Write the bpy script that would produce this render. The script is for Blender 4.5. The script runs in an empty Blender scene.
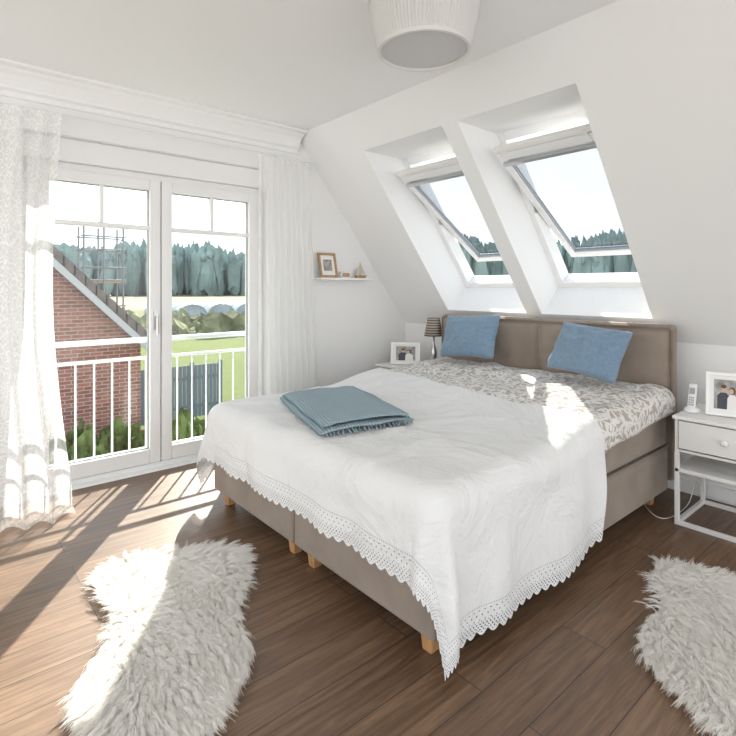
import bpy, math, random
import numpy as np
from mathutils import Vector, Matrix, noise
random.seed(7); rng=np.random.default_rng(7)
sc=bpy.context.scene
sc.view_settings.view_transform='Standard'
COL=sc.collection
H=1.3
# ------------------------------------------------------------------ materials
def newmat(name):
    m=bpy.data.materials.new(name); m.use_nodes=True
    nt=m.node_tree; nt.nodes.clear()
    o=nt.nodes.new('ShaderNodeOutputMaterial')
    return m,nt,o
def N(nt,t,**kw):
    n=nt.nodes.new(t)
    for k,v in kw.items():
        if k.startswith('_'): setattr(n,k[1:],v)
        else: n.inputs[k].default_value=v
    return n
def pbr(name,col,rough=.6,bump=0,bscale=200,metal=0,var=0,vscale=5,spec=.5,sheen=0):
    m,nt,o=newmat(name)
    b=N(nt,'ShaderNodeBsdfPrincipled',Roughness=rough,Metallic=metal)
    b.inputs['Base Color'].default_value=(*col,1)
    b.inputs['Specular IOR Level'].default_value=spec
    if sheen: b.inputs['Sheen Weight'].default_value=sheen
    nt.links.new(b.outputs[0],o.inputs[0])
    tc=N(nt,'ShaderNodeTexCoord')
    if bump:
        n=N(nt,'ShaderNodeTexNoise',Scale=bscale,Detail=4)
        nt.links.new(tc.outputs['Object'],n.inputs['Vector'])
        bp=N(nt,'ShaderNodeBump',Strength=bump,Distance=.01)
        nt.links.new(n.outputs['Fac'],bp.inputs['Height'])
        nt.links.new(bp.outputs[0],b.inputs['Normal'])
    if var:
        n=N(nt,'ShaderNodeTexNoise',Scale=vscale,Detail=5)
        nt.links.new(tc.outputs['Object'],n.inputs['Vector'])
        r=N(nt,'ShaderNodeValToRGB')
        r.color_ramp.elements[0].position=.35; r.color_ramp.elements[1].position=.65
        r.color_ramp.elements[0].color=(*[c*(1-var) for c in col],1)
        r.color_ramp.elements[1].color=(*[min(1,c*(1+var)) for c in col],1)
        nt.links.new(n.outputs['Fac'],r.inputs[0]); nt.links.new(r.outputs[0],b.inputs['Base Color'])
    return m
M={}
M['wall']=pbr('white_plaster',(.86,.86,.855),.85,.06,90)
M['ceil']=pbr('white_ceiling',(.91,.91,.905),.9,.04,60)
M['trim']=pbr('white_trim',(.89,.89,.88),.45)
M['pvc']=pbr('white_pvc',(.88,.88,.88),.3)
M['lacq']=pbr('white_lacquer',(.84,.83,.81),.35)
M['steel']=pbr('brushed_steel',(.6,.6,.6),.3,metal=1)
M['galv']=pbr('galvanised_steel',(.8,.82,.83),.4,metal=.2)
M['darkmetal']=pbr('dark_flashing',(.06,.065,.07),.4,metal=.5)
M['oak']=pbr('oak_leg',(.55,.3,.13),.45,var=.2,vscale=20)
M['greyp']=pbr('grey_plastic',(.35,.36,.37),.4)
M['scaf']=pbr('scaffold_steel',(.22,.23,.25),.5,metal=.3)
M['whitep']=pbr('white_plastic',(.8,.8,.8),.3)
M['black']=pbr('black_plastic',(.03,.03,.03),.4)
M['frameoak']=pbr('light_oak_frame',(.42,.27,.15),.5,var=.2,vscale=30)
M['mat_board']=pbr('mat_board',(.85,.84,.82),.8)
M['skin']=pbr('print_skin',(.6,.4,.3),.5); M['pdark']=pbr('print_dark',(.05,.05,.07),.5)
M['pgrey']=pbr('print_grey',(.33,.32,.31),.5,var=.4,vscale=25); M['pwhite']=pbr('print_white',(.8,.78,.75),.5)
M['phair']=pbr('print_hair',(.12,.06,.03),.5)
M['bluecush']=pbr('blue_linen',(.19,.29,.40),.9,.5,260,sheen=.3,var=.08,vscale=60)
M['hide']=pbr('sheepskin_hide',(.93,.91,.87),.9,.8,60)
def wool_mat():
    m,nt,o=newmat('sheepskin_wool')
    d=N(nt,'ShaderNodeBsdfDiffuse'); d.inputs[0].default_value=(.96,.94,.90,1)
    t=N(nt,'ShaderNodeBsdfTranslucent'); t.inputs[0].default_value=(.96,.94,.90,1)
    mx=N(nt,'ShaderNodeMixShader'); mx.inputs[0].default_value=.42
    nt.links.new(d.outputs[0],mx.inputs[1]); nt.links.new(t.outputs[0],mx.inputs[2]); nt.links.new(mx.outputs[0],o.inputs[0]); return m
M['wool']=wool_mat()

def fabric(name,c1,c2,scale=420):
    m,nt,o=newmat(name)
    b=N(nt,'ShaderNodeBsdfPrincipled',Roughness=.92); b.inputs['Sheen Weight'].default_value=.2
    b.inputs['Specular IOR Level'].default_value=.2
    tc=N(nt,'ShaderNodeTexCoord')
    n=N(nt,'ShaderNodeTexNoise',Scale=scale,Detail=2); nt.links.new(tc.outputs['Object'],n.inputs['Vector'])
    n2=N(nt,'ShaderNodeTexNoise',Scale=6,Detail=4); nt.links.new(tc.outputs['Object'],n2.inputs['Vector'])
    a=N(nt,'ShaderNodeMath',_operation='ADD'); nt.links.new(n.outputs['Fac'],a.inputs[0]); nt.links.new(n2.outputs['Fac'],a.inputs[1])
    h=N(nt,'ShaderNodeMath',_operation='MULTIPLY'); h.inputs[1].default_value=.5; nt.links.new(a.outputs[0],h.inputs[0])
    r=N(nt,'ShaderNodeValToRGB'); r.color_ramp.elements[0].position=.38; r.color_ramp.elements[1].position=.62
    r.color_ramp.elements[0].color=(*c1,1); r.color_ramp.elements[1].color=(*c2,1)
    nt.links.new(h.outputs[0],r.inputs[0]); nt.links.new(r.outputs[0],b.inputs['Base Color'])
    bp=N(nt,'ShaderNodeBump',Strength=.35,Distance=.004); nt.links.new(n.outputs['Fac'],bp.inputs['Height']); nt.links.new(bp.outputs[0],b.inputs['Normal'])
    nt.links.new(b.outputs[0],o.inputs[0]); return m
M['taupe']=fabric('taupe_upholstery',(.26,.21,.17),(.35,.29,.24))
M['taupe_d']=fabric('taupe_piping',(.2,.16,.125),(.27,.22,.18))

def wood_floor():
    m,nt,o=newmat('oak_plank_floor')
    b=N(nt,'ShaderNodeBsdfPrincipled',Roughness=.38)
    tc=N(nt,'ShaderNodeTexCoord')
    mp=N(nt,'ShaderNodeMapping'); mp.inputs['Rotation'].default_value=(0,0,math.radians(90))
    nt.links.new(tc.outputs['Object'],mp.inputs['Vector'])
    br=N(nt,'ShaderNodeTexBrick',Scale=1.0)
    br.inputs['Brick Width'].default_value=1.35; br.inputs['Row Height'].default_value=.17
    br.inputs['Mortar Size'].default_value=.0018; br.inputs['Mortar Smooth'].default_value=.2
    br.offset=.37
    br.inputs['Color1'].default_value=(0,0,0,1); br.inputs['Color2'].default_value=(1,1,1,1); br.inputs['Mortar'].default_value=(.5,.5,.5,1)
    nt.links.new(mp.outputs[0],br.inputs['Vector'])
    mp2=N(nt,'ShaderNodeMapping'); mp2.inputs['Scale'].default_value=(1.4,22,1)
    nt.links.new(mp.outputs[0],mp2.inputs['Vector'])
    ad=N(nt,'ShaderNodeVectorMath',_operation='MULTIPLY_ADD'); ad.inputs[1].default_value=(7,11,3)
    nt.links.new(br.outputs['Color'],ad.inputs[0]); nt.links.new(mp2.outputs[0],ad.inputs[2])
    n=N(nt,'ShaderNodeTexNoise',Scale=1.6,Detail=9,Roughness=.7,Distortion=1.3); nt.links.new(ad.outputs[0],n.inputs['Vector'])
    r=N(nt,'ShaderNodeValToRGB'); e=r.color_ramp.elements
    e[0].position=.28; e[0].color=(.082,.046,.025,1); e[1].position=.74; e[1].color=(.30,.188,.112,1)
    k=e.new(.5); k.color=(.175,.102,.059,1)
    nt.links.new(n.outputs['Fac'],r.inputs[0])
    mx=N(nt,'ShaderNodeMix',_data_type='RGBA',_blend_type='MULTIPLY'); mx.inputs[0].default_value=1
    r2=N(nt,'ShaderNodeValToRGB'); r2.color_ramp.elements[0].color=(.80,.80,.80,1); r2.color_ramp.elements[1].color=(1.0,1.0,1.0,1)
    nt.links.new(br.outputs['Color'],r2.inputs[0])
    nt.links.new(r.outputs[0],mx.inputs[6]); nt.links.new(r2.outputs[0],mx.inputs[7])
    mx2=N(nt,'ShaderNodeMix',_data_type='RGBA'); nt.links.new(br.outputs['Fac'],mx2.inputs[0])
    nt.links.new(mx.outputs[2],mx2.inputs[6]); mx2.inputs[7].default_value=(.035,.022,.014,1)
    nt.links.new(mx2.outputs[2],b.inputs['Base Color'])
    rr=N(nt,'ShaderNodeMapRange'); rr.inputs[3].default_value=.30; rr.inputs[4].default_value=.5
    nt.links.new(n.outputs['Fac'],rr.inputs[0]); nt.links.new(rr.outputs[0],b.inputs['Roughness'])
    bp=N(nt,'ShaderNodeBump',Strength=.15,Distance=.003); nt.links.new(n.outputs['Fac'],bp.inputs['Height']); nt.links.new(bp.outputs[0],b.inputs['Normal'])
    nt.links.new(b.outputs[0],o.inputs[0]); return m
M['floor']=wood_floor()

def glass(name,tint=(1,1,1),g=.06):
    m,nt,o=newmat(name)
    t=N(nt,'ShaderNodeBsdfTransparent'); t.inputs[0].default_value=(*tint,1)
    gl=N(nt,'ShaderNodeBsdfGlossy',Roughness=.01)
    mx=N(nt,'ShaderNodeMixShader'); mx.inputs[0].default_value=g
    nt.links.new(t.outputs[0],mx.inputs[1]); nt.links.new(gl.outputs[0],mx.inputs[2]); nt.links.new(mx.outputs[0],o.inputs[0]); return m
M['glass']=glass('clear_glass',(.97,.99,.98),.03)
M['skyglass']=glass('dimming_skylight_glass',(.72,.74,.755),.03)  # grey tint added to weaken sun and sky coming through the skylight panes

def sheer(name,tr,lace=False):
    m,nt,o=newmat(name)
    t=N(nt,'ShaderNodeBsdfTransparent'); tl=N(nt,'ShaderNodeBsdfTranslucent'); d=N(nt,'ShaderNodeBsdfDiffuse')
    tl.inputs[0].default_value=(.99,.99,.98,1); d.inputs[0].default_value=(.98,.98,.975,1)
    m1=N(nt,'ShaderNodeMixShader'); m1.inputs[0].default_value=.45
    nt.links.new(tl.outputs[0],m1.inputs[1]); nt.links.new(d.outputs[0],m1.inputs[2])
    m2=N(nt,'ShaderNodeMixShader'); m2.inputs[0].default_value=1-tr
    nt.links.new(t.outputs[0],m2.inputs[1]); nt.links.new(m1.outputs[0],m2.inputs[2])
    uv=N(nt,'ShaderNodeTexCoord')
    if lace:
        v=N(nt,'ShaderNodeTexVoronoi',Scale=22); v.feature='DISTANCE_TO_EDGE'
        n=N(nt,'ShaderNodeTexNoise',Scale=13,Detail=3)
        nt.links.new(uv.outputs['UV'],n.inputs['Vector'])
        ad=N(nt,'ShaderNodeVectorMath',_operation='MULTIPLY_ADD'); ad.inputs[1].default_value=(.10,.10,0)
        nt.links.new(n.outputs['Color'],ad.inputs[0]); nt.links.new(uv.outputs['UV'],ad.inputs[2]); nt.links.new(ad.outputs[0],v.inputs['Vector'])
        r=N(nt,'ShaderNodeValToRGB'); e=r.color_ramp.elements
        lo=(1-tr,)*3+(1,); hi=(min(1,1-tr+.13),)*3+(1,)
        e[0].position=.03; e[0].color=hi; e[1].position=.10; e[1].color=lo
        k=e.new(.28); k.color=lo; k=e.new(.36); k.color=hi
        nt.links.new(v.outputs['Distance'],r.inputs[0]); nt.links.new(r.outputs[0],m2.inputs[0])
    nt.links.new(m2.outputs[0],o.inputs[0]); return m
M['lacecurtain']=sheer('lace_voile',.52,True)
M['voile']=sheer('plain_voile',.45)

def mathf(nt):
    def mth(op,a,bv=None,c=None):
        k=N(nt,'ShaderNodeMath',_operation=op)
        for i,q in enumerate((a,bv,c)):
            if q is None: continue
            if isinstance(q,(int,float)): k.inputs[i].default_value=q
            else: nt.links.new(q,k.inputs[i])
        return k.outputs[0]
    return mth
def spread_mat():
    m,nt,o=newmat('white_cotton_eyelet')
    b=N(nt,'ShaderNodeBsdfPrincipled',Roughness=.9); b.inputs['Base Color'].default_value=(.79,.79,.785,1); b.inputs['Specular IOR Level'].default_value=.2
    tc=N(nt,'ShaderNodeTexCoord')
    n=N(nt,'ShaderNodeTexNoise',Scale=3.5,Detail=6,Roughness=.6,Distortion=.9); nt.links.new(tc.outputs['Object'],n.inputs['Vector'])
    n2=N(nt,'ShaderNodeTexNoise',Scale=300,Detail=2); nt.links.new(tc.outputs['Object'],n2.inputs['Vector'])
    bp=N(nt,'ShaderNodeBump',Strength=.9,Distance=.04); nt.links.new(n.outputs['Fac'],bp.inputs['Height'])
    bp2=N(nt,'ShaderNodeBump',Strength=.2,Distance=.003); nt.links.new(n2.outputs['Fac'],bp2.inputs['Height']); nt.links.new(bp.outputs[0],bp2.inputs['Normal'])
    nt.links.new(bp2.outputs[0],b.inputs['Normal'])
    sp=N(nt,'ShaderNodeSeparateXYZ'); nt.links.new(tc.outputs['UV'],sp.inputs[0])
    mth=mathf(nt)
    def dots(px,py,r,ox=0,oy=0):
        fx=mth('SUBTRACT',mth('FRACT',mth('ADD',mth('DIVIDE',sp.outputs[0],px),ox)),.5)
        fy=mth('SUBTRACT',mth('FRACT',mth('ADD',mth('DIVIDE',sp.outputs[1],py),oy)),.5)
        dx=mth('MULTIPLY',fx,px); dy=mth('MULTIPLY',fy,py)
        dd=mth('SQRT',mth('ADD',mth('MULTIPLY',dx,dx),mth('MULTIPLY',dy,dy)))
        return mth('LESS_THAN',dd,r)
    def band(a,c): return mth('MULTIPLY',mth('LESS_THAN',sp.outputs[1],c),mth('GREATER_THAN',sp.outputs[1],a))
    mxx=lambda *q: q[0] if len(q)==1 else mth('MAXIMUM',q[0],mxx(*q[1:]))
    rows=mth('MULTIPLY',mxx(dots(.016,.020,.0031),dots(.016,.020,.0031,.5,.5)),band(.010,.050))
    fl=mth('MULTIPLY',mxx(dots(.026,.036,.0040,0,0),dots(.026,.036,.0028,.5,.5)),band(.055,.090))
    fine=mth('MULTIPLY',dots(.011,.012,.0021),band(.096,.108))
    hole=mxx(rows,fl,fine)
    t=N(nt,'ShaderNodeBsdfTransparent'); mx=N(nt,'ShaderNodeMixShader')
    nt.links.new(hole,mx.inputs[0]); nt.links.new(b.outputs[0],mx.inputs[1]); nt.links.new(t.outputs[0],mx.inputs[2])
    nt.links.new(mx.outputs[0],o.inputs[0]); return m
M['spread']=spread_mat()

def duvet_mat():
    m,nt,o=newmat('leaf_print_cotton')
    b=N(nt,'ShaderNodeBsdfPrincipled',Roughness=.9); b.inputs['Specular IOR Level'].default_value=.2
    tc=N(nt,'ShaderNodeTexCoord')
    n=N(nt,'ShaderNodeTexNoise',Scale=6,Detail=2); nt.links.new(tc.outputs['UV'],n.inputs['Vector'])
    ad=N(nt,'ShaderNodeVectorMath',_operation='MULTIPLY_ADD'); ad.inputs[1].default_value=(.10,.10,0)
    nt.links.new(n.outputs['Color'],ad.inputs[0]); nt.links.new(tc.outputs['UV'],ad.inputs[2])
    outs=[]
    for ang,off,th in ((40,0,.31),(-50,3.3,.30),(95,7.1,.22)):
        mp=N(nt,'ShaderNodeMapping'); mp.inputs['Rotation'].default_value=(0,0,math.radians(ang)); 
        nt.links.new(ad.outputs[0],mp.inputs['Vector'])
        ms=N(nt,'ShaderNodeMapping'); ms.inputs['Scale'].default_value=(34,12,1); ms.inputs['Location'].default_value=(off,off,0)
        nt.links.new(mp.outputs[0],ms.inputs['Vector'])
        v=N(nt,'ShaderNodeTexVoronoi',Scale=1.0); v.voronoi_dimensions='2D'; nt.links.new(ms.outputs[0],v.inputs['Vector'])
        c=N(nt,'ShaderNodeMath',_operation='LESS_THAN'); c.inputs[1].default_value=th; nt.links.new(v.outputs['Distance'],c.inputs[0])
        outs.append(c.outputs[0])
    w=N(nt,'ShaderNodeTexWave',Scale=3.2,Distortion=9,Detail=1.5); w.inputs['Detail Scale'].default_value=1.2; nt.links.new(tc.outputs['UV'],w.inputs['Vector'])
    c=N(nt,'ShaderNodeMath',_operation='GREATER_THAN'); c.inputs[1].default_value=.93; nt.links.new(w.outputs['Fac'],c.inputs[0]); outs.append(c.outputs[0])
    x=outs[0]
    for q in outs[1:]:
        k=N(nt,'ShaderNodeMath',_operation='MAXIMUM'); nt.links.new(x,k.inputs[0]); nt.links.new(q,k.inputs[1]); x=k.outputs[0]
    mx=N(nt,'ShaderNodeMix',_data_type='RGBA'); nt.links.new(x,mx.inputs[0])
    mx.inputs[6].default_value=(.47,.42,.365,1); mx.inputs[7].default_value=(.76,.745,.72,1)
    nt.links.new(mx.outputs[2],b.inputs['Base Color'])
    n3=N(nt,'ShaderNodeTexNoise',Scale=5,Detail=5,Distortion=.8); nt.links.new(tc.outputs['Object'],n3.inputs['Vector'])
    bp=N(nt,'ShaderNodeBump',Strength=.9,Distance=.05); nt.links.new(n3.outputs['Fac'],bp.inputs['Height']); nt.links.new(bp.outputs[0],b.inputs['Normal'])
    nt.links.new(b.outputs[0],o.inputs[0]); return m
M['duvet']=duvet_mat()

def knit_mat():
    m,nt,o=newmat('blue_waffle_knit')
    b=N(nt,'ShaderNodeBsdfPrincipled',Roughness=.95); b.inputs['Specular IOR Level'].default_value=.15
    tc=N(nt,'ShaderNodeTexCoord')
    ck=N(nt,'ShaderNodeTexWave',Scale=20); ck.bands_direction='X'; nt.links.new(tc.outputs['UV'],ck.inputs['Vector'])
    ck2=N(nt,'ShaderNodeTexWave',Scale=20); ck2.bands_direction='Y'; nt.links.new(tc.outputs['UV'],ck2.inputs['Vector'])
    a=N(nt,'ShaderNodeMath',_operation='MULTIPLY'); nt.links.new(ck.outputs['Fac'],a.inputs[0]); nt.links.new(ck2.outputs['Fac'],a.inputs[1])
    r=N(nt,'ShaderNodeValToRGB'); r.color_ramp.elements[0].color=(.25,.345,.39,1); r.color_ramp.elements[1].color=(.50,.59,.63,1); r.color_ramp.elements[1].position=.6
    nt.links.new(a.outputs[0],r.inputs[0]); nt.links.new(r.outputs[0],b.inputs['Base Color'])
    bp=N(nt,'ShaderNodeBump',Strength=.8,Distance=.006); nt.links.new(a.outputs[0],bp.inputs['Height']); nt.links.new(bp.outputs[0],b.inputs['Normal'])
    nt.links.new(b.outputs[0],o.inputs[0]); return m
M['knit']=knit_mat()

def lampshade_mat():
    m,nt,o=newmat('pleated_white_fabric')
    d=N(nt,'ShaderNodeBsdfDiffuse'); d.inputs[0].default_value=(.86,.85,.83,1)
    t=N(nt,'ShaderNodeBsdfTranslucent'); t.inputs[0].default_value=(.9,.89,.86,1)
    mx=N(nt,'ShaderNodeMixShader'); mx.inputs[0].default_value=.25
    nt.links.new(d.outputs[0],mx.inputs[1]); nt.links.new(t.outputs[0],mx.inputs[2]); nt.links.new(mx.outputs[0],o.inputs[0]); return m
M['pleat']=lampshade_mat()

def brick_mat():
    m,nt,o=newmat('red_brick')
    b=N(nt,'ShaderNodeBsdfPrincipled',Roughness=.9)
    tc=N(nt,'ShaderNodeTexCoord'); s=N(nt,'ShaderNodeSeparateXYZ'); c=N(nt,'ShaderNodeCombineXYZ')
    nt.links.new(tc.outputs['Object'],s.inputs[0]); nt.links.new(s.outputs[1],c.inputs[0]); nt.links.new(s.outputs[2],c.inputs[1])
    br=N(nt,'ShaderNodeTexBrick',Scale=1.0); br.inputs['Brick Width'].default_value=.25; br.inputs['Row Height'].default_value=.085; br.inputs['Mortar Size'].default_value=.009
    br.inputs['Color1'].default_value=(.21,.08,.058,1); br.inputs['Color2'].default_value=(.34,.14,.10,1); br.inputs['Mortar'].default_value=(.38,.33,.31,1)
    nt.links.new(c.outputs[0],br.inputs['Vector']); nt.links.new(br.outputs['Color'],b.inputs['Base Color']); nt.links.new(b.outputs[0],o.inputs[0]); return m
M['brick']=brick_mat()
M['tile']=pbr('dark_roof_tile',(.05,.042,.045),.6,var=.3,vscale=3)
M['verge']=pbr('verge_tile',(.10,.075,.07),.6,var=.3,vscale=6)
M['fence']=pbr('blue_grey_fence_paint',(.13,.165,.215),.6)
M['forest']=pbr('hazy_forest',(.215,.285,.275),1,var=.22,vscale=.08,spec=0)  # aerial haze of the distance is mixed into the tree colour
M['shrub']=pbr('shrub_leaves',(.11,.14,.05),1,.9,3,var=.6,vscale=2.4,spec=.1)
M['shrub2']=pbr('dry_meadow_shrubs',(.19,.195,.115),1,.9,1,var=.45,vscale=.6,spec=.1)
M['polyfilm']=pbr('greenhouse_film',(.30,.35,.40),.35,var=.25,vscale=.5)

def ground_mat():
    m,nt,o=newmat('meadow_and_field')
    b=N(nt,'ShaderNodeBsdfPrincipled',Roughness=1); b.inputs['Specular IOR Level'].default_value=.05
    tc=N(nt,'ShaderNodeTexCoord')
    ln=N(nt,'ShaderNodeVectorMath',_operation='LENGTH'); nt.links.new(tc.outputs['Object'],ln.inputs[0])
    n=N(nt,'ShaderNodeTexNoise',Scale=.15,Detail=6); nt.links.new(tc.outputs['Object'],n.inputs['Vector'])
    mr=N(nt,'ShaderNodeMath',_operation='MULTIPLY_ADD'); mr.inputs[1].default_value=14; nt.links.new(n.outputs['Fac'],mr.inputs[0]); nt.links.new(ln.outputs['Value'],mr.inputs[2])
    dv=N(nt,'ShaderNodeMath',_operation='DIVIDE'); dv.inputs[1].default_value=400; nt.links.new(mr.outputs[0],dv.inputs[0])
    r=N(nt,'ShaderNodeValToRGB'); e=r.color_ramp.elements
    e[0].position=0; e[0].color=(.11,.13,.055,1); e[1].position=.30; e[1].color=(.31,.27,.195,1)
    k=e.new(.125); k.color=(.15,.175,.07,1); k=e.new(.14); k.color=(.15,.155,.085,1); k=e.new(.28); k.color=(.19,.18,.11,1)
    n2=N(nt,'ShaderNodeTexNoise',Scale=3,Detail=6); nt.links.new(tc.outputs['Object'],n2.inputs['Vector'])
    mr2=N(nt,'ShaderNodeMapRange'); mr2.inputs[3].default_value=.6; mr2.inputs[4].default_value=1.3; nt.links.new(n2.outputs['Fac'],mr2.inputs[0])
    mm=N(nt,'ShaderNodeVectorMath',_operation='SCALE'); nt.links.new(r.outputs[0],mm.inputs[0]); nt.links.new(mr2.outputs[0],mm.inputs['Scale'])
    nt.links.new(dv.outputs[0],r.inputs[0]); nt.links.new(mm.outputs[0],b.inputs['Base Color']); nt.links.new(b.outputs[0],o.inputs[0]); return m
M['ground']=ground_mat()

# ------------------------------------------------------------------ helpers
def root(name,loc=(0,0,0)):
    e=bpy.data.objects.new(name,None); e.location=loc; e.empty_display_size=.1; COL.objects.link(e); return e
def par(o,p):
    if p is not None:
        o.parent=p; o.matrix_parent_inverse=Matrix.Translation(p.location).inverted()
class G:
    def __init__(s): s.v=[]; s.f=[]
    def hexa(s,P):
        b=len(s.v); s.v+= [tuple(p) for p in P]
        for q in ((0,3,2,1),(4,5,6,7),(0,1,5,4),(1,2,6,5),(2,3,7,6),(3,0,4,7)): s.f.append(tuple(b+i for i in q))
        return s
    def box(s,a,c):
        x0,y0,z0=a; x1,y1,z1=c
        return s.hexa([(x0,y0,z0),(x1,y0,z0),(x1,y1,z0),(x0,y1,z0),(x0,y0,z1),(x1,y0,z1),(x1,y1,z1),(x0,y1,z1)])
    def cyl(s,p0,p1,r,seg=12,r1=None):
        p0=Vector(p0);p1=Vector(p1); r1=r if r1 is None else r1
        d=(p1-p0).normalized(); a=d.orthogonal().normalized(); b_=d.cross(a); b=len(s.v)
        for p,rr in ((p0,r),(p1,r1)):
            for i in range(seg):
                t=2*math.pi*i/seg; s.v.append(tuple(p+a*rr*math.cos(t)+b_*rr*math.sin(t)))
        for i in range(seg):
            j=(i+1)%seg; s.f.append((b+i,b+j,b+seg+j,b+seg+i))
        s.f.append(tuple(b+i for i in range(seg))[::-1]); s.f.append(tuple(b+seg+i for i in range(seg)))
        return s
    def lathe(s,c,prof,seg=32):
        b=len(s.v); n=len(prof)
        for r,z in prof:
            for i in range(seg):
                t=2*math.pi*i/seg; s.v.append((c[0]+r*math.cos(t),c[1]+r*math.sin(t),c[2]+z))
        for k in range(n-1):
            for i in range(seg):
                j=(i+1)%seg; s.f.append((b+k*seg+i,b+k*seg+j,b+(k+1)*seg+j,b+(k+1)*seg+i))
        s.f.append(tuple(b+i for i in range(seg))[::-1]); s.f.append(tuple(b+(n-1)*seg+i for i in range(seg)))
        return s
    def prism(s,poly,axis,lo,hi):
        b=len(s.v); n=len(poly)
        for h in (lo,hi):
            for p,q in poly:
                s.v.append({'x':(h,p,q),'y':(p,h,q),'z':(p,q,h)}[axis])
        s.f.append(tuple(range(b,b+n))[::-1]); s.f.append(tuple(range(b+n,b+2*n)))
        for i in range(n):
            j=(i+1)%n; s.f.append((b+i,b+j,b+n+j,b+n+i))
        return s
    def grid(s,pts,nu,nv):
        b=len(s.v); s.v+=[tuple(p) for p in pts]
        for j in range(nv-1):
            for i in range(nu-1):
                a=b+j*nu+i; s.f.append((a,a+1,a+nu+1,a+nu))
        return s
    def build(s,name,mat,parent=None,smooth=False,bevel=0,seg=2,solid=0,sub=0,uvs=None,fix=True):
        me=bpy.data.meshes.new(name); me.from_pydata(s.v,[],s.f); me.update()
        if uvs is not None:
            ul=me.uv_layers.new(name='UVMap')
            for l in me.loops: ul.data[l.index].uv=uvs[l.vertex_index]
        if fix:
            import bmesh
            bm=bmesh.new(); bm.from_mesh(me); bmesh.ops.recalc_face_normals(bm,faces=bm.faces); bm.to_mesh(me); bm.free()
        me.materials.append(mat)
        o=bpy.data.objects.new(name,me); COL.objects.link(o)
        if solid:
            m=o.modifiers.new('s','SOLIDIFY'); m.thickness=solid; m.offset=-1
        if bevel:
            m=o.modifiers.new('b','BEVEL'); m.width=bevel; m.segments=seg; m.limit_method='ANGLE'; smooth=True
        if sub:
            m=o.modifiers.new('ss','SUBSURF'); m.levels=sub; m.render_levels=sub
        if smooth:
            for p in me.polygons: p.use_smooth=True
            if bevel:
                m=o.modifiers.new('wn','WEIGHTED_NORMAL')
        par(o,parent); return o
def ss(a,b,x):
    t=min(1,max(0,(x-a)/(b-a))); return t*t*(3-2*t)
def nz(x,y,z=0,s=1): return noise.noise(Vector((x*s,y*s,z*s+3.1)))

GX=-3.72; WY=3.66; CZ=2.6; KZ=.95; SY=2.366
sl=math.hypot(WY-SY,CZ-KZ); ty,tz=(WY-SY)/sl,-(CZ-KZ)/sl; ny,nzv=-tz,ty
def SP(x,s,n): return (x,SY+ty*s+ny*n,CZ+tz*s+nzv*n)

# ------------------------------------------------------------------ room shell
G().box((GX-.33,-2.2,-.2),(2.2,WY+.2,0)).build('floor',M['floor'])
G().box((GX-.33,-2.2,CZ),(2.2,SY+.02,CZ+.15)).build('ceiling',M['ceil'])
DY0,DY1,DZ=.42,2.12,2.27
g=G()
g.box((GX-.33,-2.2,0),(GX,DY0,CZ)).box((GX-.33,DY0,DZ),(GX,DY1,CZ))
g.prism([(DY1,0),(WY+.1,0),(WY+.1,KZ-.1),(SY,CZ),(DY1,CZ)],'x',GX-.33,GX)
g.build('wall_gable',M['wall'])
G().box((GX,WY,0),(2.2,WY+.2,KZ+.02)).build('wall_knee',M['wall'])
s0,s1=(2.55-SY)/ty,(3.54-SY)/ty
ND=.36; s0o=s0+ND*nzv/(-tz)
holes=[(-3.05,-2.25),(-2.12,-1.33)]
g=G()
xs=[GX,-3.05,-2.25,-2.12,-1.33,2.2]; sv=[0,s0,s1,sl]
for i in range(5):
    for j in range(3):
        if j==1 and i in (1,3): continue
        b=len(g.v)
        g.v+=[SP(xs[i],sv[j],0),SP(xs[i+1],sv[j],0),SP(xs[i+1],sv[j+1],0),SP(xs[i],sv[j+1],0)]
        g.f.append((b,b+1,b+2,b+3))
for a,c in holes:
    b=len(g.v)
    g.v+=[SP(a,s0,0),SP(c,s0,0),SP(c,s1,0),SP(a,s1,0),SP(a,s0o,ND),SP(c,s0o,ND),SP(c,s1,ND),SP(a,s1,ND)]
    g.f+=[(b,b+1,b+5,b+4),(b+1,b+2,b+6,b+5),(b+2,b+3,b+7,b+6),(b+3,b,b+4,b+7)]
g.build('ceiling_slope',M['wall'],fix=False)
pr=[(0,0),(.17,0),(.17,-.012),(.15,-.02),(.13,-.02),(.115,-.035),(.085,-.05),(.06,-.08),(.045,-.105),(.045,-.12),(.02,-.13),(.02,-.16),(0,-.165)]
G().prism([(GX+a,CZ+b) for a,b in pr],'y',-2.2,SY).build('trim_1',M['trim'])
G().box((GX,DY1+.03,0),(GX+.018,WY,.09)).build('baseboard_gable',M['trim'],bevel=.004)
G().box((GX+.02,WY-.018,0),(2.2,WY,.09)).build('baseboard_knee',M['trim'],bevel=.004)

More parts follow.
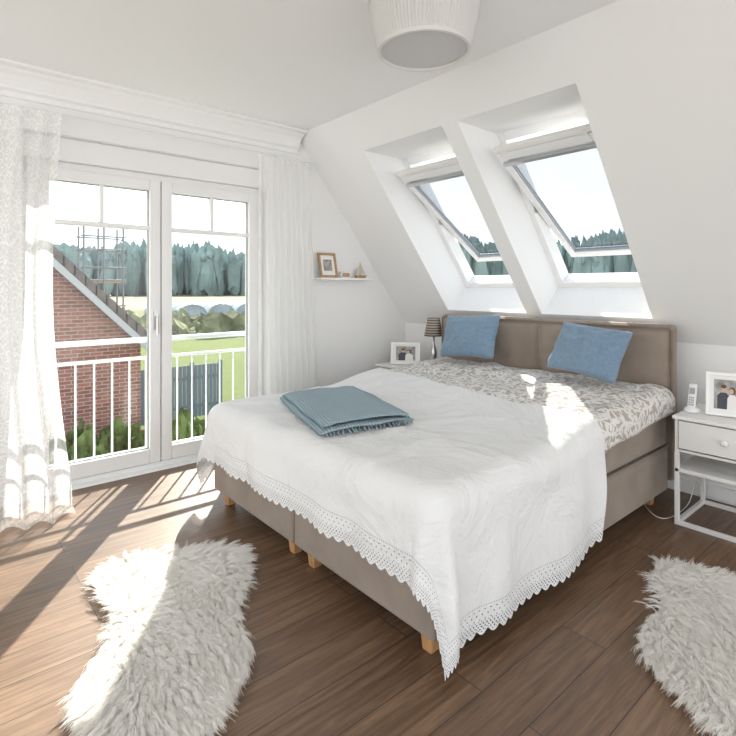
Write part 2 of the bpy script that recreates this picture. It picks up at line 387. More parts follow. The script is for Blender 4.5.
# ------------------------------------------------------------------ balcony door
door=root('door_1',(GX-.1,1.27,0))
fx0,fx1=GX-.18,GX-.10
g=G()
y0,y1=.45,2.09
g.box((fx0,y0,.0),(fx1,y0+.05,2.12)).box((fx0,y1-.05,0),(fx1,y1,2.12)).box((fx0,y0+.05,2.07),(fx1,y1-.05,2.12)).box((fx0,y0+.05,0),(fx1,y1-.05,.04))
g.build('outer_frame',M['pvc'],door,bevel=.006)
mid=1.27
for k,(a,c) in enumerate(((y0+.045,mid-.004),(mid+.004,y1-.045))):
    g=G(); lx0,lx1=fx0+.015,fx1+.015; w=.075
    g.box((lx0,a,.045),(lx1,a+w,2.075)).box((lx0,c-w,.045),(lx1,c,2.075)).box((lx0,a+w,.045),(lx1,c-w,.145)).box((lx0,a+w,2.0),(lx1,c-w,2.075))
    g.build('leaf_%d'%(k+1),M['pvc'],door,bevel=.006)
    g=G(); my=(a+c)/2
    g.box((lx0+.02,a+w,1.715),(lx1-.01,c-w,1.745)).box((lx0+.02,my-.013,1.745),(lx1-.01,my+.013,2.0))
    g.build('glazing_bar_%d'%(k+1),M['pvc'],door,bevel=.004)
    g=G()
    for (ya,yb,za,zb) in ((a+w,a+w+.006,.145,2.0),(c-w-.006,c-w,.145,2.0),(a+w,c-w,.145,.151),(a+w,c-w,1.994,2.0)):
        g.box((lx0+.036,ya,za),(lx0+.05,yb,zb))
    g.build('gasket_%d'%(k+1),M['greyp'],door)
    G().box((lx0+.03,a+w-.01,.135),(lx0+.036,c-w+.01,2.01)).build('pane_%d'%(k+1),M['glass'],door)
g=G(); g.box((fx1+.015,mid-.055,1.0),(fx1+.025,mid-.025,1.14)).cyl((fx1+.02,mid-.04,1.09),(fx1+.06,mid-.04,1.09),.009)
g.cyl((fx1+.055,mid-.04,1.10),(fx1+.055,mid-.04,.97),.009)
g.build('handle',M['steel'],door,smooth=False)
G().box((GX-.30,DY0,2.12),(GX-.06,DY1,DZ)).build('shutter_box',M['pvc'],door,bevel=.008)
G().box((GX-.33,DY0,-.02),(GX-.02,DY1,.004)).build('threshold',M['trim'],door)
G().box((GX-.33,DY0,0.004),(fx0,y0,2.12)).box((GX-.33,y1,0.004),(fx0,DY1,2.12)).build('side_guides',M['pvc'],door)

rl=root('balcony_railing',(GX-.45,1.27,0)); RX=GX-.42
g=G()
g.cyl((RX,.25,.90),(RX,2.4,.90),.021).cyl((RX,.25,.76),(RX,2.4,.76),.013).cyl((RX,.25,.06),(RX,2.4,.06),.013)
n=18
for i in range(n):
    y=.3+i*(2.05/(n-1)); g.cyl((RX,y,.06),(RX,y,.76),.0075,8)
for y in (.28,1.32,2.37): g.cyl((RX,y,.02),(RX,y,.90),.014)
g.build('rails_and_balusters',M['galv'],rl,smooth=False)
g=G()
for y in (.3,2.35):
    for z in (.12,.85): g.box((RX-.01,y-.02,z-.02),(GX-.33,y+.02,z+.02))
g.build('wall_brackets',M['galv'],rl)

# ------------------------------------------------------------------ skylights
def sbox(g,x0,x1,sa,sb,na,nb,rot=None):
    P=[]
    for n_ in (na,nb):
        for (x,s) in ((x0,sa),(x1,sa),(x1,sb),(x0,sb)):
            S,Nn=s,n_
            if rot:
                cs,cn,ang=rot; ds,dn=s-cs,n_-cn
                S=cs+ds*math.cos(ang)-dn*math.sin(ang); Nn=cn+ds*math.sin(ang)+dn*math.cos(ang)
            P.append(SP(x,S,Nn))
    g.hexa(P)
for k,(a,c) in enumerate(holes):
    w=root('window_%d'%(k+1),SP((a+c)/2,(s0o+s1)/2,ND))
    g=G(); fw=.045
    sbox(g,a-.01,a+fw,s0o-.03,s1+.01,ND-.03,ND+.09); sbox(g,c-fw,c+.01,s0o-.03,s1+.01,ND-.03,ND+.09)
    sbox(g,a+fw,c-fw,s0o-.03,s0o+fw,ND-.03,ND+.09); sbox(g,a+fw,c-fw,s1-fw,s1+.01,ND-.03,ND+.09)
    g.build('fixed_frame',M['pvc'],w,bevel=.005)
    g=G()
    sbox(g,a-.065,a-.0,s0o-.1,s1+.12,ND+.09,ND+.12); sbox(g,c,c+.06,s0o-.1,s1+.12,ND+.09,ND+.12)
    sbox(g,a,c,s0o-.1,s0o+.02,ND+.09,ND+.12); sbox(g,a,c,s1,s1+.12,ND+.09,ND+.12)
    g.build('flashing',M['darkmetal'],w)
    rot=(1.2,ND+.02,math.radians(19))
    sa,sb=.60,1.80; x0,x1=a+fw+.006,c-fw-.006; q=.05
    g=G()
    sbox(g,x0,x0+q,sa,sb,ND-.005,ND+.045,rot); sbox(g,x1-q,x1,sa,sb,ND-.005,ND+.045,rot)
    sbox(g,x0+q,x1-q,sa,sa+.07,ND-.005,ND+.045,rot); sbox(g,x0+q,x1-q,sb-.06,sb,ND-.005,ND+.045,rot)
    g.build('sash',M['pvc'],w,bevel=.005)
    g2=G()
    sbox(g2,x0+q-.01,x1-q+.01,sa+.06,sb-.05,ND+.015,ND+.02,rot); g2.build('pane',M['skyglass'],w)
    g=G()
    sbox(g,x0+q,x0+q+.008,sa+.07,sb-.06,ND+.004,ND+.03,rot); sbox(g,x1-q-.008,x1-q,sa+.07,sb-.06,ND+.004,ND+.03,rot); sbox(g,x0+q,x1-q,sb-.068,sb-.06,ND+.004,ND+.03,rot); sbox(g,x0+q,x1-q,sa+.07,sa+.078,ND+.004,ND+.03,rot)
    g.build('gasket',M['greyp'],w)
    g=G()
    sbox(g,x0-.004,x0+.03,sa,sb,ND+.046,ND+.06,rot); sbox(g,x1-.03,x1+.004,sa,sb,ND+.046,ND+.06,rot); sbox(g,x0,x1,sb-.04,sb,ND+.046,ND+.06,rot)
    g.build('cladding',M['darkmetal'],w)
    g=G()
    sbox(g,x0+.01,x1-.01,sa-.05,sa-.015,ND-.02,ND+.02,rot)
    sbox(g,x0+.05,x0+.09,sa-.02,sa+.01,ND-.01,ND+.01,rot); sbox(g,x1-.09,x1-.05,sa-.02,sa+.01,ND-.01,ND+.01,rot)
    g.build('vent_flap_bar',M['lacq'],w,bevel=.006)
    g=G(); sbox(g,x0+.02,x1-.02,sa+.075,sa+.105,ND-.03,ND+.0,rot)
    g.build('blind_rail',M['steel'],w,bevel=.004)
    g=G()
    for xx in (x0-.01,x1+.01):
        g.cyl(SP(xx-.006,1.2,ND+.0),SP(xx+.006,1.2,ND+.0),.03,16)
    g.build('pivot_hinges',M['steel'],w)

# ------------------------------------------------------------------ curtains
def curtain(name,fn,nu,nv,mat,parent):
    pts=[];uv=[]
    for j in range(nv):
        for i in range(nu):
            p=i/(nu-1);q=j/(nv-1); x,y,z,u=fn(p,q); pts.append((x,y,z)); uv.append((u,z))
    return G().grid(pts,nu,nv).build(name,mat,parent,smooth=True,uvs=uv,fix=False)
TR=2.36
def leftc(p,q):
    edge=.61-.06*math.sin(math.pi*min(1,q*1.1))
    y=-.55+(edge+.55)*p
    zt=TR-.012
    qq=min(q,.955)/.955
    z=zt*(1-qq)+.012
    amp=.018+.020*qq
    ph=2*math.pi*9*p+1.8*nz(p*3,q*1.2,1)
    f=ss(.25,1,qq)
    x=GX+.12+amp*math.sin(ph)*(.8+.5*nz(p*9,q*2))+.28*f*f*(1-.35*p)+.05*ss(.7,1,q)*nz(p*6,q*3,4)
    y+=.018*math.cos(ph*1.0)*qq
    if q>.955:
        e=(q-.955)/.045; x+=.12*e*(1+.6*nz(p*8,0,2)); z=.012+.02*abs(math.sin(e*3+ph))*1.2*(1-e*.5)
    x=max(x,GX+.03)
    return x,y,z,p*2.2
def rightc(p,q):
    y=1.95+.48*p+.02*nz(p*4,q*3)
    z=TR-.012-q*(TR-.03)
    ph=2*math.pi*9*p+1.2*nz(p*3,q*1.5,5)
    x=GX+.10+(.02+.018*q)*math.sin(ph)+.02*q
    y+= .10*q*(p-.2)
    return x,y,z,p*1.5
cl=root('lace_curtain',(GX+.12,0,TR)); curtain('fabric',leftc,260,90,M['lacecurtain'],cl)
cr=root('sheer_curtain',(GX+.12,2.1,TR)); curtain('fabric',rightc,200,50,M['voile'],cr)
rd=root('curtain_rod',(GX+.11,1,TR+.01))
g=G(); g.cyl((GX+.11,-.8,TR+.005),(GX+.11,2.45,TR+.005),.005,8); g.build('wire',M['galv'],rd)
g=G()
for y in (-.7,2.44): g.cyl((GX,y,TR+.005),(GX+.11,y,TR+.005),.008,8)
g.build('brackets',M['galv'],rd)

# ------------------------------------------------------------------ bed
XL,XR,YF,YH=-2.97,-1.18,1.30,3.38
bed=root('box_spring_bed',((XL+XR)/2,(YF+YH)/2,0)); xm=(XL+XR)/2
for k,(a,c) in enumerate(((XL,xm-.004),(xm+.004,XR))):
    G().box((a,YF,.085),(c,YH,.345)).build('base_%d'%(k+1),M['taupe'],bed,bevel=.018,seg=3)
    G().box((a+.004,YF+.004,.352),(c-.004,YH,.555)).build('mattress_%d'%(k+1),M['taupe'],bed,bevel=.03,seg=4)
    g=G()
    for x in (a+.05,c-.11):
        for y in (YF+.04,YH-.12):
            g.hexa([(x+.008,y+.008,0),(x+.052,y+.008,0),(x+.052,y+.052,0),(x+.008,y+.052,0),(x,y,.086),(x+.06,y,.086),(x+.06,y+.06,.086),(x,y+.06,.086)])
    g.build('legs_%d'%(k+1),M['oak'],bed,bevel=.004)
    g=G(); pts=[(a+.01,YF+.0,.348),(c-.01,YF+.0,.348)]
    g.cyl(pts[0],pts[1],.006,8); 
    xo=XL if k==0 else XR
    g.cyl((xo,YF+.01,.348),(xo,YH,.348),.006,8)
    g.build('piping_%d'%(k+1),M['taupe_d'],bed)
HX0,HX1=-3.02,-1.165; HY0,HY1=3.39,3.50; HZ=1.075
G().box((HX0,HY0+.035,.12),(HX1,HY1,HZ)).build('headboard_core',M['taupe'],bed,bevel=.03,seg=4)
for k,(a,c) in enumerate(((HX0+.02,xm+.002),(xm+.008,HX1-.02))):
    nu,nv=40,24; pts=[]
    for j in range(nv):
        for i in range(nu):
            p=i/(nu-1)*2-1; q=j/(nv-1)*2-1
            h=(1-abs(p)**8)*(1-abs(q)**6)
            pts.append(((a+c)/2+p*(c-a)/2,HY0+.04-.045*h**.5+.003*nz(p*3,q*3,k),(.5+HZ-.03)/2+q*(HZ-.03-.5)/2))
    G().grid(pts,nu,nv).build('headboard_pad_%d'%(k+1),M['taupe'],bed,smooth=True)
g=G()
g.cyl((HX0+.02,HY0+.03,HZ-.02),(HX1-.02,HY0+.03,HZ-.02),.007,8).cyl((HX1-.01,HY0+.03,.15),(HX1-.01,HY0+.03,HZ-.03),.007,8).cyl((HX0+.01,HY0+.03,.15),(HX0+.01,HY0+.03,HZ-.03),.007,8)
g.build('headboard_piping',M['taupe_d'],bed)

def dz(y,x=0): return .588+.085*ss(2.05,2.65,y)+.03*ss(2.8,3.15,y)
def wr(x,y): return .010*nz(x*2.2,y*2.2,.5)+.006*nz(x*6,y*6,1.7)
def crease(x,y):
    a=1-abs(nz(x*1.6+.4*y,y*1.1-.7*x,7.7))*5
    b=1-abs(nz(x*2.1-.5*y,y*2.3+.6*x,2.3))*6
    return .009*max(0,a)+.007*max(0,b)
def drape(s,t,R,zt,off,foldA,seed,rx0,rx1,ry0,cr=0):
    a=0; sg=1
    if s<rx0: a=rx0-s; sg=-1
    elif s>rx1: a=s-rx1
    b=ry0-t if t<ry0 else 0
    bx=min(max(s,rx0),rx1); by=max(t,ry0)
    r=math.hypot(a,b); z0=zt(by,bx)
    if r<1e-6: return bx,by,z0+wr(bx,by)+cr*crease(bx,by)
    ex,ey=sg*a/r,-b/r
    cf=math.sin(2*math.atan2(b,a)) if (a>0 and b>0) else 0
    r*=1-.09*cf
    if r<math.pi*R/2: h=R*math.sin(r/R); dr=R*(1-math.cos(r/R))
    else: h=R; dr=R+(r-math.pi*R/2)
    th=math.atan2(b,a) if sg>0 else math.pi-math.atan2(b,a)
    along=(bx-by)*1.0+th*.16
    k=ss(.05,.4,dr)
    fold=foldA*k*(1+math.sin(along*15+2*nz(along*2.2,dr,seed))*.8+.7*nz(along*7,dr*2,seed+1))
    fold+=cf*k*.035+cf*k*.03*math.sin(th*6)
    h+=max(0,fold)+off
    z=z0-dr+(wr(bx,by)+cr*crease(bx,by))*(1-k)
    return bx+ex*h,by+ey*h,max(z,.012)
nu,nv=150,90; pts=[];uv=[]
ins=.05; ov=.20
for j in range(nv):
    for i in range(nu):
        s=XL+ins-ov+(XR-XL-2*ins+2*ov)*i/(nu-1); t=2.0+(3.375-2.0)*j/(nv-1)
        x,y,z=drape(s,t,.09,dz,.0,.004,3,XL+ins,XR-ins,-9)
        inside=(XL+ins<s<XR-ins)
        pf=.018*nz(s*4,t*4,9)*ss(2.3,2.7,t)+.014*nz(s*8,t*8,4)*ss(2.45,2.8,t)
        z+=pf if inside else pf*.4
        pts.append((x,y,z)); uv.append((s,t))
G().grid(pts,nu,nv).build('duvet',M['duvet'],bed,smooth=True,solid=.035,uvs=uv,fix=False)
nu,nv=420,310; pts=[];uv=[]
rx0,rx1,ry0=XL+.05,XR-.05,YF+.05
S0,S1=rx0-.50,rx1+.59; T0=ry0-.38
def head_edge(s):
    p=(s-S0)/(S1-S0); return 2.64-.27*p+.02*math.sin(p*9)
for j in range(nv):
    for i in range(nu):
        s=S0+(S1-S0)*i/(nu-1); te=head_edge(s); t=T0+(te-T0)*j/(nv-1)
        dL=s-S0; dR=S1-s; dF=t-T0
        d=min(dL,dR,dF)
        x,y,z=drape(s,t,.10,lambda yy,xx: dz(yy)+.020,.0,.016,1,rx0,rx1,ry0,1)
        if ry0<t and rx0<s<rx1: z+=.018*nz(s*4,t*4,9)*ss(2.3,2.7,t)
        if d<.03:
            al=t if min(dL,dR)<dF else s
            z+=.019*(1-d/.03)*(1-abs(math.sin(al*math.pi/.052)))
        z=max(z,.008)
        pts.append((x,y,z)); uv.append((t if min(dL,dR)<dF else s, d))
G().grid(pts,nu,nv).build('bedspread',M['spread'],bed,smooth=True,uvs=uv,fix=False)

# ------------------------------------------------------------------ cushions
def cushion(name,loc,w,h,th,tilt,yaw,roll,mat,seed):
    nu=36; g=G()
    for side in (1,-1):
        P=[]
        for j in range(nu):
            for i in range(nu):
                u=i/(nu-1)*2-1; v=j/(nu-1)*2-1
                x=w/2*u*(1-.09*(1-v*v)-.05*abs(v)**8*abs(u)**8); z=h/2*v*(1-.09*(1-u*u)-.05*abs(u)**8*abs(v)**8)
                e=(1-u**2)*(1-v**2)
                y=side*(th/2)*(max(e,0)**.42)
                y+=.014*nz(u*2.5,v*2.5,seed)*e+ .009*nz(u*6,v*6,seed)*(e>0.01)
                P.append((x,y,z))
        g.grid(P,nu,nu)
    o=g.build(name,mat,None,smooth=True)
    import bmesh
    bm=bmesh.new(); bm.from_mesh(o.data); bmesh.ops.remove_doubles(bm,verts=bm.verts,dist=.0006); bmesh.ops.recalc_face_normals(bm,faces=bm.faces); bm.to_mesh(o.data); bm.free()
    o.rotation_euler=(math.radians(tilt),math.radians(roll),math.radians(yaw)); o.location=loc
    return o
cushion('blue_cushion',(-2.54,3.20,.925),.51,.36,.17,-22,4,-3,M['bluecush'],1)
cushion('blue_cushion',(-1.57,3.16,.905),.49,.35,.18,-28,-6,5,M['bluecush'],6)

# ------------------------------------------------------------------ folded throw
thr=root('knitted_throw',(-2.3,1.75,.62))
o0=Vector((-2.70,1.60,0)); e1=Vector((.80,-.26,0)).normalized(); e2=Vector((.10,.47,0)).normalized()
L=.82; Wd=.50; path=[]; nl=4; gap=.014
for k in range(nl):
    off=(.0,.03,.01,.05)[k]
    a,b=(off,L-off*1.2) if k%2==0 else (L-off*1.2,off)
    for i in range(16): path.append((a+(b-a)*i/15,k*gap))
    if k<nl-1:
        sgn=1 if k%2==0 else -1
        for i in range(1,5):
            t=math.pi*i/5; path.append((b+sgn*.014*math.sin(t),k*gap+gap/2-gap/2*math.cos(t)))
nw=30; pts=[];uv=[]; acc=0; prev=None
for q,(a,zz) in enumerate(path):
    if prev: acc+=math.hypot(a-prev[0],zz-prev[1])
    prev=(a,zz)
    for i in range(nw):
        w=i/(nw-1)
        lay=zz/gap
        wv=w*(Wd-.016*lay)+.008*lay
        p=o0+e1*(a+.012*nz(w*3,lay,2))+e2*(wv+.012*nz(a*4,lay,5))
        z=dz(p.y)+.040+.012+zz+wr(p.x,p.y)+.006*nz(p.x*7,p.y*7,lay*.3)-.010*ss(.75,1,abs(2*w-1))
        pts.append((p.x,p.y,z)); uv.append((acc,w*Wd))
G().grid(pts,nw,len(path)).build('folded_cloth',M['knit'],thr,smooth=True,solid=.011,uvs=uv,fix=False)
g=G()
for i in range(22):
    w=.03+.46*i/21; p=o0+e1*(L-.02)+e2*w; z=dz(p.y)+.05+.01*random.random()
    q=p+e1*(.035+.015*random.random())+e2*random.uniform(-.01,.01)
    g.cyl((p.x,p.y,z+.01),(q.x,q.y,dz(q.y)+.040),.0035,6)
g.build('fringe',M['knit'],thr)

# ------------------------------------------------------------------ nightstands
def nightstand(a,c,f,bk):
    ns=root('nightstand',((a+c)/2,(f+bk)/2,0))
    g=G(); r=.011
    for x in (a+r,c-r):
        for y in (f+r,bk-r): g.box((x-r,y-r,0),(x+r,y+r,.40))
    for x in (a+r,c-r): g.box((x-r,f+2*r,0),(x+r,bk-2*r,2*r))
    for y in (f+r,bk-r): g.box((a+2*r,y-r,0),(c-2*r,y+r,2*r))
    g.build('metal_frame',M['lacq'],ns,bevel=.002)
    G().box((a,f,.29),(c,bk,.312)).build('lower_shelf',M['lacq'],ns,bevel=.003)
    G().box((a,f+.006,.40),(a+.016,bk,.58)).box((c-.016,f+.006,.40),(c,bk,.58)).box((a+.016,bk-.012,.40),(c-.016,bk,.58)).box((a+.016,f+.01,.40),(c-.016,bk-.012,.414)).build('carcass',M['lacq'],ns,bevel=.002)
    G().box((a-.008,f-.012,.58),(c+.008,bk,.60)).build('top',M['lacq'],ns,bevel=.004)
    G().box((a+.02,f,.422),(c-.02,f+.02,.573)).build('drawer_front',M['lacq'],ns,bevel=.003)
    g=G(); xm_=(a+c)/2
    g.lathe((0,0,0),[(.007,0),(.007,.012),(.014,.016),(.017,.022),(.015,.03),(.006,.033)],20)
    g.v=[(xm_+x,f-z,.50+y) for x,y,z in g.v]
    g.build('knob',M['trim'],ns,smooth=True)
nightstand(-1.06,-.58,3.12,3.56)
nightstand(-3.56,-3.08,3.14,3.56)

def frame_obj(name,loc,w,h,bw,tilt,yaw,fmat):
    R=root(name,loc)
    T=Matrix.Translation(Vector(loc))@Matrix.Rotation(math.radians(yaw),4,'Z')@Matrix.Rotation(math.radians(-tilt),4,'X')
    def add(g,n,m,**k):
        g.v=[tuple(T@Vector(v)) for v in g.v]; g.build(n,m,R,**k)
    d=.018
    g=G(); g.box((-w/2,0,0),(-w/2+bw,d,h)).box((w/2-bw,0,0),(w/2,d,h)).box((-w/2+bw,0,0),(w/2-bw,d,bw)).box((-w/2+bw,0,h-bw),(w/2-bw,d,h)); add(g,'moulding',fmat,bevel=.002)
    g=G(); g.box((-w/2+bw-.002,.010,bw-.002),(w/2-bw+.002,.016,h-bw+.002)); add(g,'mat_board',M['mat_board'])
    iw=(w-2*bw)*.38; ih=(h-2*bw)*.40; cz=h/2
    g=G(); g.box((-iw,.0085,cz-ih),(iw,.0105,cz+ih)); add(g,'print',M['pgrey'])
    def disc(cx,cz_,rx,rz,y):
        g=G(); n=18; g.v=[(cx+rx*math.cos(2*math.pi*i/n),y,cz_+rz*math.sin(2*math.pi*i/n)) for i in range(n)]; g.f=[tuple(range(n))]; return g
    def poly(ps,y):
        g=G(); g.v=[(px,y,pz) for px,pz in ps]; g.f=[tuple(range(len(ps)))]; return g
    b=cz-ih
    add(poly([(-iw*.75,b),(iw*.05,b),(iw*.1,cz-ih*.1),(-iw*.1,cz+ih*.12),(-iw*.5,cz+ih*.12),(-iw*.75,cz-ih*.1)],.0083),'print_suit',M['pdark'])
    add(poly([(-iw*.05,b),(iw*.8,b),(iw*.75,cz-ih*.25),(iw*.5,cz),(iw*.15,cz),(-iw*.02,cz-ih*.25)],.0081),'print_dress',M['pwhite'])
    add(disc(-iw*.27,cz+ih*.38,iw*.2,ih*.22,.0080),'print_face_1',M['skin']); add(disc(-iw*.29,cz+ih*.54,iw*.21,ih*.14,.0079),'print_hair_1',M['phair'])
    add(disc(iw*.33,cz+ih*.27,iw*.25,ih*.26,.0080),'print_hair_2',M['phair']); add(disc(iw*.26,cz+ih*.22,iw*.17,ih*.19,.0079),'print_face_2',M['skin'])
    g=G(); top=T@Vector((0,.018,h*.65)); bt=Vector((top.x,top.y,loc[2]+.002))+Matrix.Rotation(math.radians(yaw),3,'Z')@Vector((0,.05,0))
    g.cyl(tuple(top),tuple(bt),.006,8); g.build('easel_leg',M['black'],R)
frame_obj('photo_frame',(-.85,3.27,.606),.20,.235,.018,14,14,M['trim'])
frame_obj('photo_frame',(-3.33,3.28,.606),.27,.20,.02,12,40,M['trim'])
px,py=-1.02,3.25
ph=root('cordless_phone',(px,py,.60))
g=G(); g.lathe((px,py+.02,.6015),[(.04,0),(.042,.006),(.036,.02),(.02,.03)],24); g.build('charging_cradle',M['whitep'],ph,smooth=True)
g=G(); g.hexa([(px-.021,py-.005,.615),(px+.021,py-.005,.615),(px+.021,py+.018,.615),(px-.021,py+.018,.615),(px-.019,py+.035,.755),(px+.019,py+.035,.755),(px+.019,py+.055,.755),(px-.019,py+.055,.755)])
g.build('handset',M['whitep'],ph,bevel=.007,seg=3)
def onph(u0,u1,t0,t1,lift):
    return [(px+uu,py-.005+.04*tt-lift,.615+.14*tt) for (uu,tt) in ((u0,t0),(u1,t0),(u1,t1),(u0,t1))]
g=G(); g.hexa(onph(-.014,.014,.62,.86,.002)+onph(-.014,.014,.62,.86,-.002)); g.build('screen',M['greyp'],ph)
g=G()
for rr in range(4):
    for cc in range(3):
        u=-.013+cc*.0095; t=.18+rr*.09; g.hexa(onph(u,u+.007,t,t+.06,.0015)+onph(u,u+.007,t,t+.06,-.002))
g.build('keys',M['greyp'],ph)
def curve(name,pts,r,mat,parent):
    cu=bpy.data.curves.new(name,'CURVE'); cu.dimensions='3D'; cu.bevel_depth=r; sp=cu.splines.new('NURBS'); sp.points.add(len(pts)-1)
    for i,p in enumerate(pts): sp.points[i].co=(*p,1)
    sp.use_endpoint_u=True; sp.order_u=4; cu.materials.append(mat); o=bpy.data.objects.new(name,cu); COL.objects.link(o); par(o,parent); return o
curve('power_cable',[(-1.09,3.63,.5),(-1.09,3.60,.3),(-1.09,3.52,.05),(-1.085,3.4,.006),(-1.09,3.2,.004),(-1.12,3.1,.004),(-1.2,3.15,.004),(-1.3,3.3,.004)],.0025,M['whitep'],None)

def stripe_mat():
    m,nt,o=newmat('striped_lampshade')
    b=N(nt,'ShaderNodeBsdfPrincipled',Roughness=.8)
    tc=N(nt,'ShaderNodeTexCoord'); w=N(nt,'ShaderNodeTexWave',Scale=14); w.bands_direction='Z'; nt.links.new(tc.outputs['Object'],w.inputs['Vector'])
    r=N(nt,'ShaderNodeValToRGB'); r.color_ramp.elements[0].color=(.13,.10,.085,1); r.color_ramp.elements[1].color=(.45,.39,.33,1); r.color_ramp.interpolation='CONSTANT'; r.color_ramp.elements[1].position=.5
    nt.links.new(w.outputs['Fac'],r.inputs[0]); nt.links.new(r.outputs[0],b.inputs['Base Color']); nt.links.new(b.outputs[0],o.inputs[0]); return m
lx,ly=-3.13,3.44
lp=root('table_lamp',(lx,ly,.6))
G().lathe((lx,ly,.601),[(.05,0),(.05,.012),(.02,.02),(.012,.04),(.026,.08),(.03,.12),(.018,.17),(.008,.2),(.008,.27)],24).build('base',M['steel'],lp,smooth=True)
g=G(); seg=32
for rr,z in [(.085,.27),(.055,.43)]:
    for i in range(seg):
        t=2*math.pi*i/seg; g.v.append((lx+rr*math.cos(t),ly+rr*math.sin(t),.6+z))
for i in range(seg):
    j=(i+1)%seg; g.f.append((i,j,seg+j,seg+i))
g.build('shade',stripe_mat(),lp,smooth=True,solid=.002,fix=False)

# ------------------------------------------------------------------ wall shelf and decor
sh=root('wall_shelf',(GX+.06,2.85,1.385))
G().box((GX,2.54,1.372),(GX+.12,3.14,1.39)).build('board',M['trim'],sh,bevel=.002)
G().box((GX,2.54,1.39),(GX+.006,3.14,1.40)).build('back_lip',M['trim'],sh)
R=root('picture_frame',(GX+.05,2.66,1.39))
def leanX(g,x0,z0,t):
    k=math.tan(math.radians(t)); g.v=[(v[0]-(v[2]-z0)*k,v[1],v[2]) for v in g.v]; return g
y0_,y1_,z0_,z1_=2.56,2.75,1.391,1.61; bx=GX+.07; t=.022
g=G(); g.box((bx,y0_,z0_),(bx+.015,y0_+t,z1_)).box((bx,y1_-t,z0_),(bx+.015,y1_,z1_)).box((bx,y0_+t,z0_),(bx+.015,y1_-t,z0_+t)).box((bx,y0_+t,z1_-t),(bx+.015,y1_-t,z1_))
leanX(g,bx,z0_,12).build('moulding',M['frameoak'],R,bevel=.002)
g=G(); g.box((bx+.002,y0_+t,z0_+t),(bx+.006,y1_-t,z1_-t)); leanX(g,bx,z0_,12).build('backing',M['mat_board'],R)
g=G(); g.box((bx+.006,y0_+.05,z0_+.06),(bx+.009,y1_-.05,z1_-.06)); leanX(g,bx,z0_,12).build('print',M['pgrey'],R)
R=root('decorative_box',(GX+.05,2.84,1.39))
G().box((GX+.035,2.79,1.391),(GX+.075,2.89,1.445)).build('box',M['trim'],R,bevel=.003)
G().box((GX+.075,2.80,1.40),(GX+.078,2.88,1.436)).build('label',M['frameoak'],R)
R=root('model_sailboat',(GX+.05,3.02,1.39))
G().prism([(2.96,1.418),(3.10,1.418),(3.08,1.392),(2.98,1.392)],'x',GX+.04,GX+.065).build('hull',M['frameoak'],R,bevel=.003)
G().cyl((GX+.052,3.025,1.41),(GX+.052,3.025,1.54),.0025,8).build('mast',M['frameoak'],R)
g=G(); g.prism([(3.03,1.425),(3.09,1.425),(3.03,1.53)],'x',GX+.05,GX+.053).prism([(3.02,1.425),(2.97,1.425),(3.02,1.51)],'x',GX+.05,GX+.053); g.build('sails',pbr('sail_cloth',(.6,.57,.5),.8),R)

# ------------------------------------------------------------------ ceiling lamp
cx,cy=-1.63,1.725
lamp=root('ceiling_lamp',(cx,cy,CZ))
g=G(); seg=360; prof=[(.252,-.005),(.250,-.02),(.238,-.09),(.222,-.16),(.208,-.205)]
for k,(rr,z) in enumerate(prof):
    for i in range(seg):
        t=2*math.pi*i/seg; am=.0045 if 0<k<4 else .002
        r_=rr+am*math.sin(90*t); g.v.append((cx+r_*math.cos(t),cy+r_*math.sin(t),CZ+z))
for k in range(len(prof)-1):
    for i in range(seg):
        j=(i+1)%seg; g.f.append((k*seg+i,k*seg+j,(k+1)*seg+j,(k+1)*seg+i))
g.build('pleated_shade',M['pleat'],lamp,smooth=True,fix=False)
def ring(g,r0,r1,z0,z1,seg=96):
    b=len(g.v)
    for rr,z in ((r0,z0),(r1,z0),(r1,z1),(r0,z1)):
        for i in range(seg):
            t=2*math.pi*i/seg; g.v.append((cx+rr*math.cos(t),cy+rr*math.sin(t),z))
    for k in range(4):
        for i in range(seg):
            j=(i+1)%seg; kk=(k+1)%4; g.f.append((b+k*seg+i,b+k*seg+j,b+kk*seg+j,b+kk*seg+i))
g=G(); ring(g,.200,.213,CZ-.218,CZ-.20); ring(g,.246,.258,CZ-.014,CZ-.001); g.build('trim_bands',M['pleat'],lamp,smooth=False)
G().lathe((cx,cy,CZ-.205),[(.199,0),(.199,.006)],64).build('diffuser',pbr('frosted_diffuser',(.62,.62,.62),.5),lamp)
G().lathe((cx,cy,CZ-.05),[(.06,0),(.06,.049)],32).build('ceiling_rose',M['trim'],lamp)

